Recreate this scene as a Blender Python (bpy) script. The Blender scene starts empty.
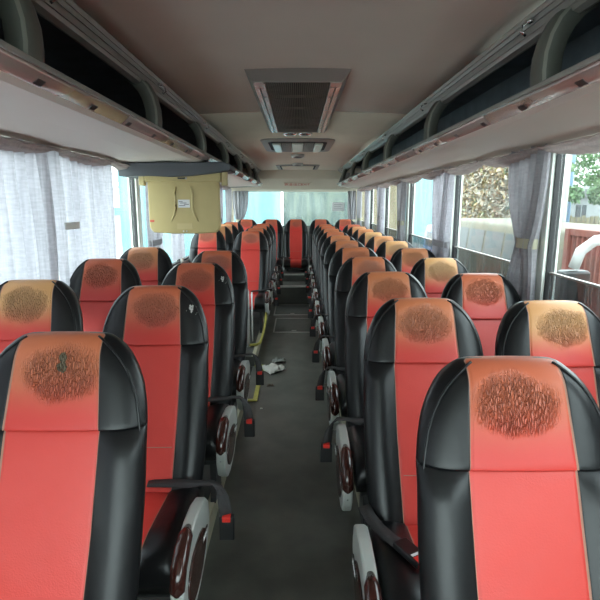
import bpy, bmesh, math, random
from mathutils import Vector, Matrix
R = random.Random(7)
PI = math.pi
C = bpy.context.scene.collection
SC = bpy.context.scene

# ------------------------------------------------------------------ materials
def mat(name, col=(.5,.5,.5), rough=.5, metal=0.0, spec=.5, noise=0.0, nscale=8.0, bump=0.0, bscale=60.0, coat=0.0, col2=None):
    m = bpy.data.materials.new(name); m.use_nodes = True
    nt = m.node_tree; b = nt.nodes['Principled BSDF']
    b.inputs['Base Color'].default_value = (*col, 1); b.inputs['Roughness'].default_value = rough
    b.inputs['Metallic'].default_value = metal; b.inputs['Specular IOR Level'].default_value = spec
    b.inputs['Coat Weight'].default_value = coat
    tc = nt.nodes.new('ShaderNodeTexCoord')
    if noise > 0 or col2:
        n = nt.nodes.new('ShaderNodeTexNoise'); n.inputs['Scale'].default_value = nscale; n.inputs['Detail'].default_value = 5
        nt.links.new(tc.outputs['Object'], n.inputs['Vector'])
        mx = nt.nodes.new('ShaderNodeMix'); mx.data_type = 'RGBA'
        rp = nt.nodes.new('ShaderNodeValToRGB'); rp.color_ramp.elements[0].position = .35; rp.color_ramp.elements[1].position = .65
        nt.links.new(n.outputs['Fac'], rp.inputs['Fac']); nt.links.new(rp.outputs['Color'], mx.inputs[0])
        c2 = col2 if col2 else tuple(c*(1-noise) for c in col)
        mx.inputs[6].default_value = (*col, 1); mx.inputs[7].default_value = (*c2, 1)
        nt.links.new(mx.outputs[2], b.inputs['Base Color'])
    if bump > 0:
        n2 = nt.nodes.new('ShaderNodeTexNoise'); n2.inputs['Scale'].default_value = bscale; n2.inputs['Detail'].default_value = 4
        nt.links.new(tc.outputs['Object'], n2.inputs['Vector'])
        bp = nt.nodes.new('ShaderNodeBump'); bp.inputs['Strength'].default_value = bump; bp.inputs['Distance'].default_value = .01
        nt.links.new(n2.outputs['Fac'], bp.inputs['Height']); nt.links.new(bp.outputs['Normal'], b.inputs['Normal'])
    return m

def wave_mat(name, c1, c2, scale, direction='Y', rough=.8, distortion=1.5):
    m = mat(name, c1, rough); nt = m.node_tree; b = nt.nodes['Principled BSDF']
    tc = nt.nodes.new('ShaderNodeTexCoord'); mp = nt.nodes.new('ShaderNodeMapping')
    mp.inputs['Scale'].default_value = (1, 1, .12)
    n = nt.nodes.new('ShaderNodeTexNoise'); n.inputs['Scale'].default_value = scale; n.inputs['Detail'].default_value = 6; n.inputs['Distortion'].default_value = distortion*.2
    nt.links.new(tc.outputs['Object'], mp.inputs['Vector']); nt.links.new(mp.outputs['Vector'], n.inputs['Vector'])
    r = nt.nodes.new('ShaderNodeValToRGB'); r.color_ramp.elements[0].position = .4; r.color_ramp.elements[1].position = .62
    r.color_ramp.elements[0].color = (*c1, 1); r.color_ramp.elements[1].color = (*c2, 1)
    nt.links.new(n.outputs['Fac'], r.inputs['Fac']); nt.links.new(r.outputs['Color'], b.inputs['Base Color'])
    return m

def cloth_mat(name, col, trans=.5, weave=True):
    m = bpy.data.materials.new(name); m.use_nodes = True; nt = m.node_tree; nt.nodes.clear()
    out = nt.nodes.new('ShaderNodeOutputMaterial'); d = nt.nodes.new('ShaderNodeBsdfDiffuse'); t = nt.nodes.new('ShaderNodeBsdfTranslucent')
    mix = nt.nodes.new('ShaderNodeMixShader'); mix.inputs[0].default_value = trans
    tc = nt.nodes.new('ShaderNodeTexCoord'); mp = nt.nodes.new('ShaderNodeMapping'); mp.inputs['Scale'].default_value = (30, 90, 5)
    n = nt.nodes.new('ShaderNodeTexNoise'); n.inputs['Scale'].default_value = 1.0; n.inputs['Detail'].default_value = 6
    nt.links.new(tc.outputs['Object'], mp.inputs['Vector']); nt.links.new(mp.outputs['Vector'], n.inputs['Vector'])
    mp2 = nt.nodes.new('ShaderNodeMapping'); mp2.inputs['Scale'].default_value = (30, 8, 90)
    n2 = nt.nodes.new('ShaderNodeTexNoise'); n2.inputs['Scale'].default_value = 1.0; n2.inputs['Detail'].default_value = 4
    nt.links.new(tc.outputs['Object'], mp2.inputs['Vector']); nt.links.new(mp2.outputs['Vector'], n2.inputs['Vector'])
    ad = nt.nodes.new('ShaderNodeMath'); ad.operation = 'ADD'; nt.links.new(n.outputs['Fac'], ad.inputs[0]); nt.links.new(n2.outputs['Fac'], ad.inputs[1])
    mr = nt.nodes.new('ShaderNodeMapRange'); mr.inputs[1].default_value = .7; mr.inputs[2].default_value = 1.3; mr.inputs[3].default_value = .78; mr.inputs[4].default_value = 1.05
    nt.links.new(ad.outputs[0], mr.inputs[0])
    mu = nt.nodes.new('ShaderNodeVectorMath'); mu.operation = 'SCALE'; mu.inputs[0].default_value = col
    nt.links.new(mr.outputs[0], mu.inputs['Scale'])
    nt.links.new(mu.outputs[0], d.inputs['Color']); nt.links.new(mu.outputs[0], t.inputs['Color'])
    nt.links.new(d.outputs[0], mix.inputs[1]); nt.links.new(t.outputs[0], mix.inputs[2]); nt.links.new(mix.outputs[0], out.inputs['Surface'])
    return m

def glass_mat(name, tint=(.93,.97,.95), dust=.06, gloss=.07):
    m = bpy.data.materials.new(name); m.use_nodes = True; nt = m.node_tree; nt.nodes.clear()
    out = nt.nodes.new('ShaderNodeOutputMaterial'); t = nt.nodes.new('ShaderNodeBsdfTransparent'); t.inputs[0].default_value = (*tint, 1)
    g = nt.nodes.new('ShaderNodeBsdfGlossy'); g.inputs['Roughness'].default_value = .03
    d = nt.nodes.new('ShaderNodeBsdfDiffuse'); d.inputs[0].default_value = (.75,.78,.75,1)
    a = nt.nodes.new('ShaderNodeMixShader'); a.inputs[0].default_value = gloss
    c = nt.nodes.new('ShaderNodeMixShader'); c.inputs[0].default_value = dust
    nt.links.new(t.outputs[0], a.inputs[1]); nt.links.new(g.outputs[0], a.inputs[2])
    nt.links.new(a.outputs[0], c.inputs[1]); nt.links.new(d.outputs[0], c.inputs[2])
    tc = nt.nodes.new('ShaderNodeTexCoord'); mp = nt.nodes.new('ShaderNodeMapping'); mp.inputs['Scale'].default_value = (14, 14, 1.2)
    n = nt.nodes.new('ShaderNodeTexNoise'); n.inputs['Scale'].default_value = 1.0; n.inputs['Detail'].default_value = 5
    mr = nt.nodes.new('ShaderNodeMapRange'); mr.inputs[1].default_value = .4; mr.inputs[2].default_value = .8; mr.inputs[3].default_value = dust*.4; mr.inputs[4].default_value = min(1, dust*3)
    nt.links.new(tc.outputs['Object'], mp.inputs[0]); nt.links.new(mp.outputs[0], n.inputs['Vector']); nt.links.new(n.outputs['Fac'], mr.inputs[0]); nt.links.new(mr.outputs[0], c.inputs[0])
    nt.links.new(c.outputs[0], out.inputs['Surface'])
    return m

def leather_red(name, head=True):
    """worn red leather; 'fade', 'seed', 'tear' are read from each headrest object"""
    m = bpy.data.materials.new(name); m.use_nodes = True; nt = m.node_tree; N = nt.nodes; L = nt.links
    b = N['Principled BSDF']; b.inputs['Roughness'].default_value = .42; b.inputs['Specular IOR Level'].default_value = .45
    tc = N.new('ShaderNodeTexCoord')
    def math_(op, a, bb=None, clamp=False):
        n = N.new('ShaderNodeMath'); n.operation = op; n.use_clamp = clamp
        for i, v in enumerate((a, bb)):
            if v is None: continue
            if isinstance(v, (int, float)): n.inputs[i].default_value = v
            else: L.new(v, n.inputs[i])
        return n.outputs[0]
    def mix(f, c1, c2):
        n = N.new('ShaderNodeMix'); n.data_type = 'RGBA'
        if isinstance(f, (int, float)): n.inputs[0].default_value = f
        else: L.new(f, n.inputs[0])
        for i, v in ((6, c1), (7, c2)):
            if isinstance(v, tuple): n.inputs[i].default_value = (*v, 1)
            else: L.new(v, n.inputs[i])
        return n.outputs[2]
    sep = N.new('ShaderNodeSeparateXYZ'); L.new(tc.outputs['Object'], sep.inputs[0])
    x, z = sep.outputs[0], sep.outputs[2]
    fine = N.new('ShaderNodeTexNoise'); fine.inputs['Scale'].default_value = 260; L.new(tc.outputs['Object'], fine.inputs['Vector'])
    big = N.new('ShaderNodeTexNoise'); big.inputs['Scale'].default_value = 9; L.new(tc.outputs['Object'], big.inputs['Vector'])
    red = (.64, .044, .034)
    if not head:
        col = mix(math_('MULTIPLY', big.outputs['Fac'], .45), red, (.74, .085, .065))
        L.new(col, b.inputs['Base Color'])
        h = math_('ADD', math_('MULTIPLY', fine.outputs['Fac'], .12), math_('MULTIPLY', big.outputs['Fac'], .8))
        bp = N.new('ShaderNodeBump'); bp.inputs['Strength'].default_value = .35; bp.inputs['Distance'].default_value = .012
        L.new(h, bp.inputs['Height']); L.new(bp.outputs[0], b.inputs['Normal']); return m
    def attr(nm):
        a = N.new('ShaderNodeAttribute'); a.attribute_type = 'OBJECT'; a.attribute_name = nm; return a.outputs['Fac']
    fade, seed, tear = attr('fade'), attr('seed'), attr('tear')
    off = N.new('ShaderNodeCombineXYZ'); L.new(seed, off.inputs[0]); L.new(seed, off.inputs[2])
    va = N.new('ShaderNodeVectorMath'); L.new(tc.outputs['Object'], va.inputs[0]); L.new(off.outputs[0], va.inputs[1])
    # distorted, vertically drawn-out cells
    dn = N.new('ShaderNodeTexNoise'); dn.inputs['Scale'].default_value = 22; dn.inputs['Detail'].default_value = 3; L.new(va.outputs[0], dn.inputs['Vector'])
    dsub = N.new('ShaderNodeVectorMath'); dsub.operation = 'SCALE'; dsub.inputs['Scale'].default_value = .010; L.new(dn.outputs['Color'], dsub.inputs[0])
    vb = N.new('ShaderNodeVectorMath'); L.new(va.outputs[0], vb.inputs[0]); L.new(dsub.outputs[0], vb.inputs[1])
    mp = N.new('ShaderNodeMapping'); mp.inputs['Scale'].default_value = (1.0, .25, .27); L.new(vb.outputs[0], mp.inputs[0])
    vo = N.new('ShaderNodeTexVoronoi'); vo.feature = 'DISTANCE_TO_EDGE'; vo.inputs['Scale'].default_value = 205; L.new(mp.outputs[0], vo.inputs['Vector'])
    crack = N.new('ShaderNodeMapRange'); crack.inputs[1].default_value = 0.0; crack.inputs[2].default_value = .22; crack.inputs[3].default_value = 1; crack.inputs[4].default_value = 0
    L.new(vo.outputs['Distance'], crack.inputs[0])
    # elliptical worn patch
    dz = math_('DIVIDE', math_('SUBTRACT', z, 1.075), .062); dx = math_('DIVIDE', math_('ADD', x, math_('MULTIPLY', math_('SUBTRACT', math_('FRACT', math_('MULTIPLY', seed, 3.7)), .5), .04)), .092)
    rr = math_('SQRT', math_('ADD', math_('MULTIPLY', dz, dz), math_('MULTIPLY', dx, dx)))
    rr = math_('ADD', rr, math_('MULTIPLY', math_('SUBTRACT', dn.outputs['Fac'], .5), .55))
    mask = N.new('ShaderNodeMapRange'); mask.interpolation_type = 'SMOOTHSTEP'; mask.inputs[1].default_value = .6; mask.inputs[2].default_value = 1.25; mask.inputs[3].default_value = 1; mask.inputs[4].default_value = 0
    L.new(rr, mask.inputs[0])
    # sun-faded top of the headrest
    g = N.new('ShaderNodeMapRange'); g.interpolation_type = 'SMOOTHSTEP'; g.inputs[1].default_value = .955; g.inputs[2].default_value = 1.10; L.new(math_('ADD', z, math_('MULTIPLY', math_('SUBTRACT', big.outputs['Fac'], .5), .06)), g.inputs[0])
    amt = math_('MULTIPLY', g.outputs[0], fade, True)
    c1 = mix(math_('MULTIPLY', g.outputs[0], .8), red, (.56, .12, .06))          # browner top on every one
    c2 = mix(amt, c1, (.66, .38, .15))
    c3 = mix(math_('MULTIPLY', math_('MULTIPLY', mask.outputs[0], math_('POWER', crack.outputs[0], 1.6)), .22), mix(math_('MULTIPLY', mask.outputs[0], .14), c2, (.12,.05,.03)), mix(.62, c2, (.08, .02, .012)))
    # one torn hole
    tx = math_('SUBTRACT', math_('ABSOLUTE', math_('SUBTRACT', x, .022)), math_('MULTIPLY', math_('SUBTRACT', dn.outputs['Fac'], .5), .12))
    tz = math_('MULTIPLY', math_('ABSOLUTE', math_('SUBTRACT', z, 1.105)), .8)
    td = math_('LESS_THAN', math_('ADD', tx, tz), .012)
    tm = math_('MULTIPLY', td, tear)
    c4 = mix(tm, c3, (.16, .12, .07))
    L.new(c4, b.inputs['Base Color'])
    hgt = math_('SUBTRACT', math_('MULTIPLY', fine.outputs['Fac'], .025), math_('MULTIPLY', math_('MULTIPLY', crack.outputs[0], mask.outputs[0]), 1.0))
    hgt = math_('SUBTRACT', hgt, math_('MULTIPLY', tm, 1.5))
    bp = N.new('ShaderNodeBump'); bp.inputs['Strength'].default_value = 1.0; bp.inputs['Distance'].default_value = .007
    L.new(hgt, bp.inputs['Height']); L.new(bp.outputs[0], b.inputs['Normal'])
    return m

M = {}
def leather_black(name):
    m = mat(name, (.007,.007,.008), .34, spec=.38, bump=.25, bscale=9)
    nt = m.node_tree; b = nt.nodes['Principled BSDF']
    tc = nt.nodes.new('ShaderNodeTexCoord')
    a = nt.nodes.new('ShaderNodeAttribute'); a.attribute_type = 'OBJECT'; a.attribute_name = 'scuff'
    n = nt.nodes.new('ShaderNodeTexNoise'); n.inputs['Scale'].default_value = 45; n.inputs['Detail'].default_value = 5
    nt.links.new(tc.outputs['Object'], n.inputs['Vector'])
    sp = nt.nodes.new('ShaderNodeVectorMath'); sp.operation = 'DISTANCE'; sp.inputs[1].default_value = (.165, -.06, 1.085)
    nt.links.new(tc.outputs['Object'], sp.inputs[0])
    r = nt.nodes.new('ShaderNodeMath'); r.operation = 'LESS_THAN'; r.inputs[1].default_value = .035; nt.links.new(sp.outputs['Value'], r.inputs[0])
    g = nt.nodes.new('ShaderNodeMath'); g.operation = 'GREATER_THAN'; g.inputs[1].default_value = .56; nt.links.new(n.outputs['Fac'], g.inputs[0])
    m1 = nt.nodes.new('ShaderNodeMath'); m1.operation = 'MULTIPLY'; nt.links.new(r.outputs[0], m1.inputs[0]); nt.links.new(g.outputs[0], m1.inputs[1])
    m2 = nt.nodes.new('ShaderNodeMath'); m2.operation = 'MULTIPLY'; nt.links.new(m1.outputs[0], m2.inputs[0]); nt.links.new(a.outputs['Fac'], m2.inputs[1])
    mx = nt.nodes.new('ShaderNodeMix'); mx.data_type = 'RGBA'; mx.inputs[6].default_value = (.007,.007,.008,1); mx.inputs[7].default_value = (.45,.44,.42,1)
    nt.links.new(m2.outputs[0], mx.inputs[0]); nt.links.new(mx.outputs[2], b.inputs['Base Color'])
    return m
M['black'] = leather_black('black_leather')
M['red'] = leather_red('red_leather', False)
M['redhead'] = leather_red('worn_red_leather', True)
M['thread'] = mat('stitch_thread', (.42,.22,.16), .8)
M['silver'] = mat('silver_plastic', (.50,.52,.49), .3, metal=.15)
M['wood'] = mat('dark_wood_gloss', (.040,.011,.008), .2, coat=.4)
M['belt'] = mat('belt_webbing', (.035,.032,.033), .75, bump=.3, bscale=200)
M['blackplastic'] = mat('black_plastic', (.012,.012,.013), .35)
M['redbutton'] = mat('red_plastic', (.75,.03,.02), .35)
M['white'] = mat('white_paint', (.75,.75,.73), .4)
M['darkmetal'] = mat('dark_metal', (.05,.05,.052), .5, metal=.3)
M['floor'] = mat('aisle_vinyl', (.125,.125,.108), .42, col2=(.085,.086,.075), nscale=5, bump=.08, bscale=150)
M['hatch'] = mat('hatch_vinyl', (.10,.115,.105), .45, noise=.2, nscale=20)
M['alu'] = mat('aluminium', (.55,.55,.52), .35, metal=.8)
M['platform'] = mat('platform_vinyl', (.07,.07,.062), .6, noise=.3)
M['beige'] = mat('beige_edge', (.45,.42,.30), .55, noise=.2)
M['yellow'] = mat('yellow_edge', (.52,.46,.10), .5, noise=.2, nscale=30)
M['olive'] = mat('olive_step', (.14,.115,.035), .6, noise=.3)
M['ceiling'] = mat('ceiling_fabric', (.68,.655,.57), .75, noise=.05, nscale=3)
M['ceiling_rear'] = mat('ceiling_rear_panel', (.78,.69,.55), .7, noise=.05, nscale=3)
M['rackunder'] = mat('rack_underside', (.76,.70,.62), .6)
M['lip'] = mat('lip_trim', (.34,.33,.30), .45)
M['strip'] = mat('service_strip', (.66,.54,.50), .27, metal=.6)
M['rail'] = mat('rail_extrusion', (.30,.29,.26), .38, metal=.35)
M['strut'] = mat('strut_plastic', (.12,.125,.105), .45)
M['strutedge'] = mat('strut_edge', (.26,.26,.22), .4)
M['rackin'] = mat('rack_interior', (.12,.15,.165), .7, noise=.3)
M['chrome'] = mat('chrome', (.8,.8,.8), .12, metal=1)
M['wall'] = mat('wall_panel', (.33,.32,.30), .7, noise=.1)
M['pillar'] = mat('pillar_panel', (.85,.87,.80), .6)
M['rubber'] = mat('window_rubber', (.02,.02,.02), .6)
M['glass'] = glass_mat('window_glass', dust=.05)
M['glassd'] = glass_mat('lower_tinted_glass', tint=(.45,.48,.48), dust=.10, gloss=.1)
M['curtain'] = cloth_mat('curtain_cloth', (.62,.60,.65), .45)
M['curtaing'] = cloth_mat('grey_curtain_cloth', (.44,.42,.44), .34)
M['swag'] = cloth_mat('swag_cloth', (.55,.47,.45), .3)
M['tan'] = mat('tan_plastic', (.55,.43,.19), .5, noise=.06)
M['tand'] = mat('tan_ridge_plastic', (.60,.48,.23), .45)
M['greybox'] = mat('grey_housing', (.09,.095,.105), .55)
M['label'] = mat('label_paper', (.75,.75,.76), .6)
M['ink'] = mat('ink', (.06,.06,.08), .6)
M['redink'] = mat('red_ink', (.6,.10,.06), .5)
M['grille'] = mat('grille_dark', (.15,.14,.11), .5)
M['grilleback'] = mat('grille_back', (.012,.011,.01), .7)
M['ventframe'] = mat('vent_frame', (.30,.28,.25), .45)
M['lens'] = mat('lamp_lens', (.75,.76,.66), .25)
M['paper'] = mat('torn_paper', (.62,.61,.56), .8)

# ------------------------------------------------------------------ mesh helpers
class MB:
    def __init__(s, *mats): s.v = []; s.f = []; s.m = []; s.mats = mats; s.sm = []
    def add(s, vs, fs, mi=0, smooth=False):
        o = len(s.v); s.v += [tuple(v) for v in vs]
        for f in fs: s.f.append([i+o for i in f]); s.m.append(mi); s.sm.append(smooth)
    def box(s, x0, x1, y0, y1, z0, z1, mi=0):
        vs = [(x,y,z) for x in (x0,x1) for y in (y0,y1) for z in (z0,z1)]
        s.add(vs, [(0,1,3,2),(4,6,7,5),(0,4,5,1),(2,3,7,6),(0,2,6,4),(1,5,7,3)], mi)
    def prism(s, pts, axis, a0, a1, mi=0, smooth=False):
        """extrude a 2D outline along axis ('x': pts=(y,z), 'y': pts=(x,z), 'z': pts=(x,y))"""
        def P(p, a): return {'x': (a,p[0],p[1]), 'y': (p[0],a,p[1]), 'z': (p[0],p[1],a)}[axis]
        n = len(pts); vs = [P(p,a0) for p in pts] + [P(p,a1) for p in pts]
        s.add(vs, [tuple(range(n))[::-1], tuple(range(n,2*n))], mi)
        s.add(vs, [(i,(i+1)%n,n+(i+1)%n,n+i) for i in range(n)], mi, smooth)
    def sheet(s, pts, axis, a0, a1, mi=0, smooth=True):
        def P(p, a): return {'x': (a,p[0],p[1]), 'y': (p[0],a,p[1]), 'z': (p[0],p[1],a)}[axis]
        n = len(pts); s.add([P(p,a0) for p in pts]+[P(p,a1) for p in pts], [(i,i+1,n+i+1,n+i) for i in range(n-1)], mi, smooth)
    def tube(s, pts, r, seg=10, mi=0, rx=None, cap=True):
        pts = [Vector(p) for p in pts]; n = len(pts); rings = []
        up = Vector((0,0,1))
        for i, p in enumerate(pts):
            t = (pts[min(i+1,n-1)] - pts[max(i-1,0)]).normalized()
            a = t.cross(up)
            if a.length < .05: a = t.cross(Vector((1,0,0)))
            a.normalize(); b = a.cross(t).normalized()
            rad = r[i] if isinstance(r, (list,tuple)) else r
            rings.append([p + a*math.cos(2*PI*k/seg)*rad*(rx or 1) + b*math.sin(2*PI*k/seg)*rad for k in range(seg)])
        vs = [v for rg in rings for v in rg]
        fs = [(i*seg+k, i*seg+(k+1)%seg, (i+1)*seg+(k+1)%seg, (i+1)*seg+k) for i in range(n-1) for k in range(seg)]
        s.add(vs, fs, mi, True)
        if cap:
            s.add(vs, [tuple(range(seg))[::-1], tuple(range((n-1)*seg, n*seg))], mi)
    def lathe(s, c, prof, seg=24, mi=0, axis='z'):
        vs = []
        for (r, h) in prof:
            for k in range(seg):
                a = 2*PI*k/seg
                if axis == 'z': vs.append((c[0]+r*math.cos(a), c[1]+r*math.sin(a), c[2]+h))
                elif axis == 'x': vs.append((c[0]+h, c[1]+r*math.cos(a), c[2]+r*math.sin(a)))
                else: vs.append((c[0]+r*math.cos(a), c[1]+h, c[2]+r*math.sin(a)))
        n = len(prof)
        s.add(vs, [(i*seg+k, i*seg+(k+1)%seg, (i+1)*seg+(k+1)%seg, (i+1)*seg+k) for i in range(n-1) for k in range(seg)], mi, True)
        s.add(vs, [tuple(range(seg))[::-1], tuple(range((n-1)*seg, n*seg))], mi)
    def grid(s, fn, nu, nv, mi=0):
        vs = [fn(i/nu, j/nv) for j in range(nv+1) for i in range(nu+1)]
        s.add(vs, [(j*(nu+1)+i, j*(nu+1)+i+1, (j+1)*(nu+1)+i+1, (j+1)*(nu+1)+i) for j in range(nv) for i in range(nu)], mi, True)
    def build(s, name, parent=None, bevel=0, seg=2, fix=True, loc=None, merge=1e-5):
        me = bpy.data.meshes.new(name); me.from_pydata(s.v, [], s.f)
        for m in s.mats: me.materials.append(m)
        me.polygons.foreach_set('material_index', s.m); me.polygons.foreach_set('use_smooth', s.sm)
        bm = bmesh.new(); bm.from_mesh(me)
        bmesh.ops.remove_doubles(bm, verts=bm.verts, dist=merge)
        if fix: bmesh.ops.recalc_face_normals(bm, faces=bm.faces)
        bm.to_mesh(me); bm.free(); me.update()
        o = bpy.data.objects.new(name, me); C.objects.link(o)
        if parent: o.parent = parent
        if loc: o.location = loc
        if bevel:
            b = o.modifiers.new('bevel', 'BEVEL'); b.width = bevel; b.segments = seg; b.limit_method = 'ANGLE'; b.angle_limit = .6
            for p in me.polygons: p.use_smooth = True
            b.harden_normals = True
        return o

def tag(o, label=None, cat=None, group=None, kind=None):
    if label: o['label'] = label
    if cat: o['category'] = cat
    if group: o['group'] = group
    if kind: o['kind'] = kind
    return o
def empty(name, loc, label, cat, group=None, rz=0):
    o = bpy.data.objects.new(name, None); C.objects.link(o); o.location = loc; o.rotation_euler = (0,0,rz); o.empty_display_size = .1
    return tag(o, label, cat, group)
def struct(o): o['kind'] = 'structure'; return o
def copy_tree(o, parent=None):
    c = o.copy(); C.objects.link(c)
    if parent: c.parent = parent
    for ch in list(o.children): copy_tree(ch, c)
    return c

# ------------------------------------------------------------------ dimensions
WL, WR = -1.35, 1.21            # inner faces of the side walls
YF, YB = -1.7, 10.35            # front, rear
LL, LR = -.664, .735            # rack lips
RE = 9.65                       # rear end of the racks and ceiling
CZ = 2.22                       # ceiling
PZ = .10                        # seat platforms

# ------------------------------------------------------------------ floor
m = MB(M['floor'])
m.box(-.45, .36, YF, 7.95, -.08, 0)
m.build('floor')
struct(bpy.data.objects['floor'])
m = MB(M['platform'], M['beige'])
m.box(-1.35, -.43, YF, 3.88, -.08, PZ); m.box(-.432, -.425, YF, 3.88, 0, PZ+.004, 1); m.box(-.46, -.425, YF, 3.88, PZ, PZ+.005, 1)
m.box(-1.35, -.43, 4.78, RE+.6, -.08, PZ); m.box(-.432, -.425, 4.78, 7.95, 0, PZ+.004, 1); m.box(-.46, -.425, 4.78, 7.95, PZ, PZ+.005, 1)
struct(m.build('floor'))
m = MB(M['platform'], M['beige'])
m.box(.33, 1.21, YF, RE+.6, -.08, PZ); m.box(.325, .332, YF, 7.95, 0, PZ+.004, 1); m.box(.325, .355, YF, 7.95, PZ, PZ+.005, 1)
struct(m.build('floor'))
# rear steps in the aisle
m = MB(M['floor'], M['alu'], M['darkmetal'])
m.box(-.43, .33, 7.95, 8.52, -.08, .28, 0); m.box(-.43, .33, 7.93, 8.02, .265, .288, 1)
m.box(-.43, .33, 8.5, YB-.02, -.08, .40, 0); m.box(-.43, .33, 8.485, 8.53, .385, .407, 1)
struct(m.build('floor'))
# floor hatches
for i, (y0, y1, x0, x1) in enumerate(((6.1, 6.85, -.30, .20), (7.1, 7.8, -.34, .18))):
    t = empty('floor_hatch', ((x0+x1)/2, (y0+y1)/2, 0), ('aluminium-edged floor hatch in the aisle, the nearer of the two', 'aluminium-edged floor hatch in the aisle, just before the rear step')[i], 'floor hatch', 'aisle floor hatches')
    hw, hl = (x1-x0)/2, (y1-y0)/2
    q = MB(M['hatch']); q.box(-hw, hw, -hl, hl, .001, .006); q.build('panel', t)
    q = MB(M['alu'])
    q.box(-hw-.012, -hw+.004, -hl-.012, hl+.012, .001, .010); q.box(hw-.004, hw+.012, -hl-.012, hl+.012, .001, .010)
    q.box(-hw, hw, -hl-.012, -hl+.004, .001, .010); q.box(-hw, hw, hl-.004, hl+.012, .001, .010); q.build('frame', t)
    q = MB(M['alu']); q.box(-.03, .03, -hl+.05, -hl+.075, .006, .012); q.build('handle', t, bevel=.002)
# stairwell at the middle door
m = MB(M['olive'], M['yellow'], M['platform'])
m.box(-1.35, -.34, 3.88, 4.78, -.62, -.56, 2)
m.box(-.72, -.40, 3.90, 4.76, -.56, -.16, 0); m.box(-1.0, -.72, 3.90, 4.76, -.56, -.36, 0)
m.box(-1.35, -.36, 3.86, 3.90, -.56, .0, 2); m.box(-1.35, -.36, 4.76, 4.80, -.56, .0, 2)
m.box(-.41, -.36, 3.90, 4.76, -.56, -.005, 0)
struct(m.build('floor'))
m = MB(M['yellow'])
m.box(-.372, -.335, 3.90, 4.79, .0, .012); m.box(-.43, -.335, 4.765, 4.80, .0, .012); m.box(-.46, -.335, 3.87, 3.905, .0, .012)
o = m.build('trim_1', bevel=.003); struct(o)

# ------------------------------------------------------------------ walls
HDR = 1.862
pilR = [-.75, .83, 2.50, 4.02, 5.62, 7.15, 8.62]
pilL = [-.75, .96, 2.70, 4.34, 5.85, 7.20, 8.65]
def side_wall(name, xi, sgn, pil):
    a, b = (xi, xi+sgn*.07)
    x0, x1 = min(a,b), max(a,b)
    m = MB(M['wall'], M['pillar'], M['rubber'])
    if sgn < 0:
        m.box(x0, x1, YF, 3.9, -.3, .92, 0); m.box(x0, x1, 4.76, YB, -.3, .92, 0)
    else:
        m.box(x0, x1, YF, YB, -.3, .92, 0)
    m.box(x0, x1, YF, YB, 1.90, 2.36, 0)
    m.box(x0, x1, YF, YF+.12, .92, 1.9, 1); m.box(x0, x1, YB-.14, YB, .92, 1.9, 1)
    for y in pil: m.box(x0, x1, y-.05, y+.05, .92, 1.9, 1)
    o = m.build(name); struct(o)
    ys = [YF+.12] + [v for y in pil for v in (y-.05, y+.05)] + [YB-.14]
    return x0, x1, list(zip(ys[0::2], ys[1::2]))
wn = [0]
def windows(x0, x1, spans, split):
    xm = (x0+x1)/2
    for (a, b) in spans:
        wn[0] += 1
        t = bpy.data.objects.new('window_%d' % wn[0], None); C.objects.link(t); t.location = (xm, (a+b)/2, .92); struct(t)
        h = (b-a)/2
        q = MB(M['rubber'])
        for (ya, yb, za, zb) in ((-h, -h+.009, 0, .98), (h-.009, h, 0, .98), (-h, h, 0, .02), (-h, h, .96, .98)): q.box(-.02, .02, ya, yb, za, zb)
        q.build('window_frame', t)
        if split:
            q = MB(M['ventframe']); q.box(-.010, .010, -h+.018, h-.018, .337, .346); q.build('divider', t)
            q = MB(M['glass']); q.box(-.002, .002, -h+.018, h-.018, .348, .96); q.build('pane', t)
            q = MB(M['glassd']); q.box(-.002, .002, -h+.018, h-.018, .02, .335); q.build('lower_pane', t)
        else:
            q = MB(M['glass']); q.box(-.002, .002, -h+.018, h-.018, .02, .96); q.build('pane', t)
windows(*side_wall('wall_right', WR, 1, pilR), True)
windows(*side_wall('wall_left', WL, -1, pilL), False)
# middle door, below the window line
d = bpy.data.objects.new('door_1', None); C.objects.link(d); d.location = (WL-.035, 4.33, -.56); struct(d)
q = MB(M['wall']); q.box(-.02, .02, -.43, .43, 0, 1.47); q.build('door_panel', d)
q = MB(M['yellow']); q.tube([(.05,-.3,.5),(.09,-.3,.6),(.09,-.3,1.3),(.05,-.3,1.4)], .014); q.build('door_handle', d)
# rear wall
m = MB(M['wall'], M['ceiling_rear'])
m.box(WL-.07, WR+.07, YB-.06, YB, -.3, 1.12, 0); m.box(WL-.07, WR+.07, YB-.06, YB, 1.86, 2.36, 1)
m.box(WL-.07, WL+.05, YB-.06, YB, 1.12, 1.86, 1); m.box(WR-.05, WR+.07, YB-.06, YB, 1.12, 1.86, 1)
struct(m.build('wall_back'))
m = MB(M['ceiling_rear'])
m.prism([(9.62,2.235),(9.62,2.20),(9.72,2.05),(10.0,1.86),(10.30,1.82),(10.30,2.235)], 'x', WL, WR)
struct(m.build('trim_2'))
t = bpy.data.objects.new('window_%d' % (wn[0]+1), None); C.objects.link(t); t.location = ((WL+WR)/2, YB-.03, 1.12); struct(t)
q = MB(glass_mat('rear_glass', dust=.03, gloss=.012)); q.box(-1.2, 1.2, -.002, .002, .02, .72); q.build('pane', t)
q = MB(M['rubber'])
for (a,b,c_,e) in ((-1.2,1.2,0,.02),(-1.2,1.2,.72,.74),(-1.2,-1.18,0,.74),(1.18,1.2,0,.74)): q.box(a,b,-.02,.02,c_,e)
q.build('window_frame', t)
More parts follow.
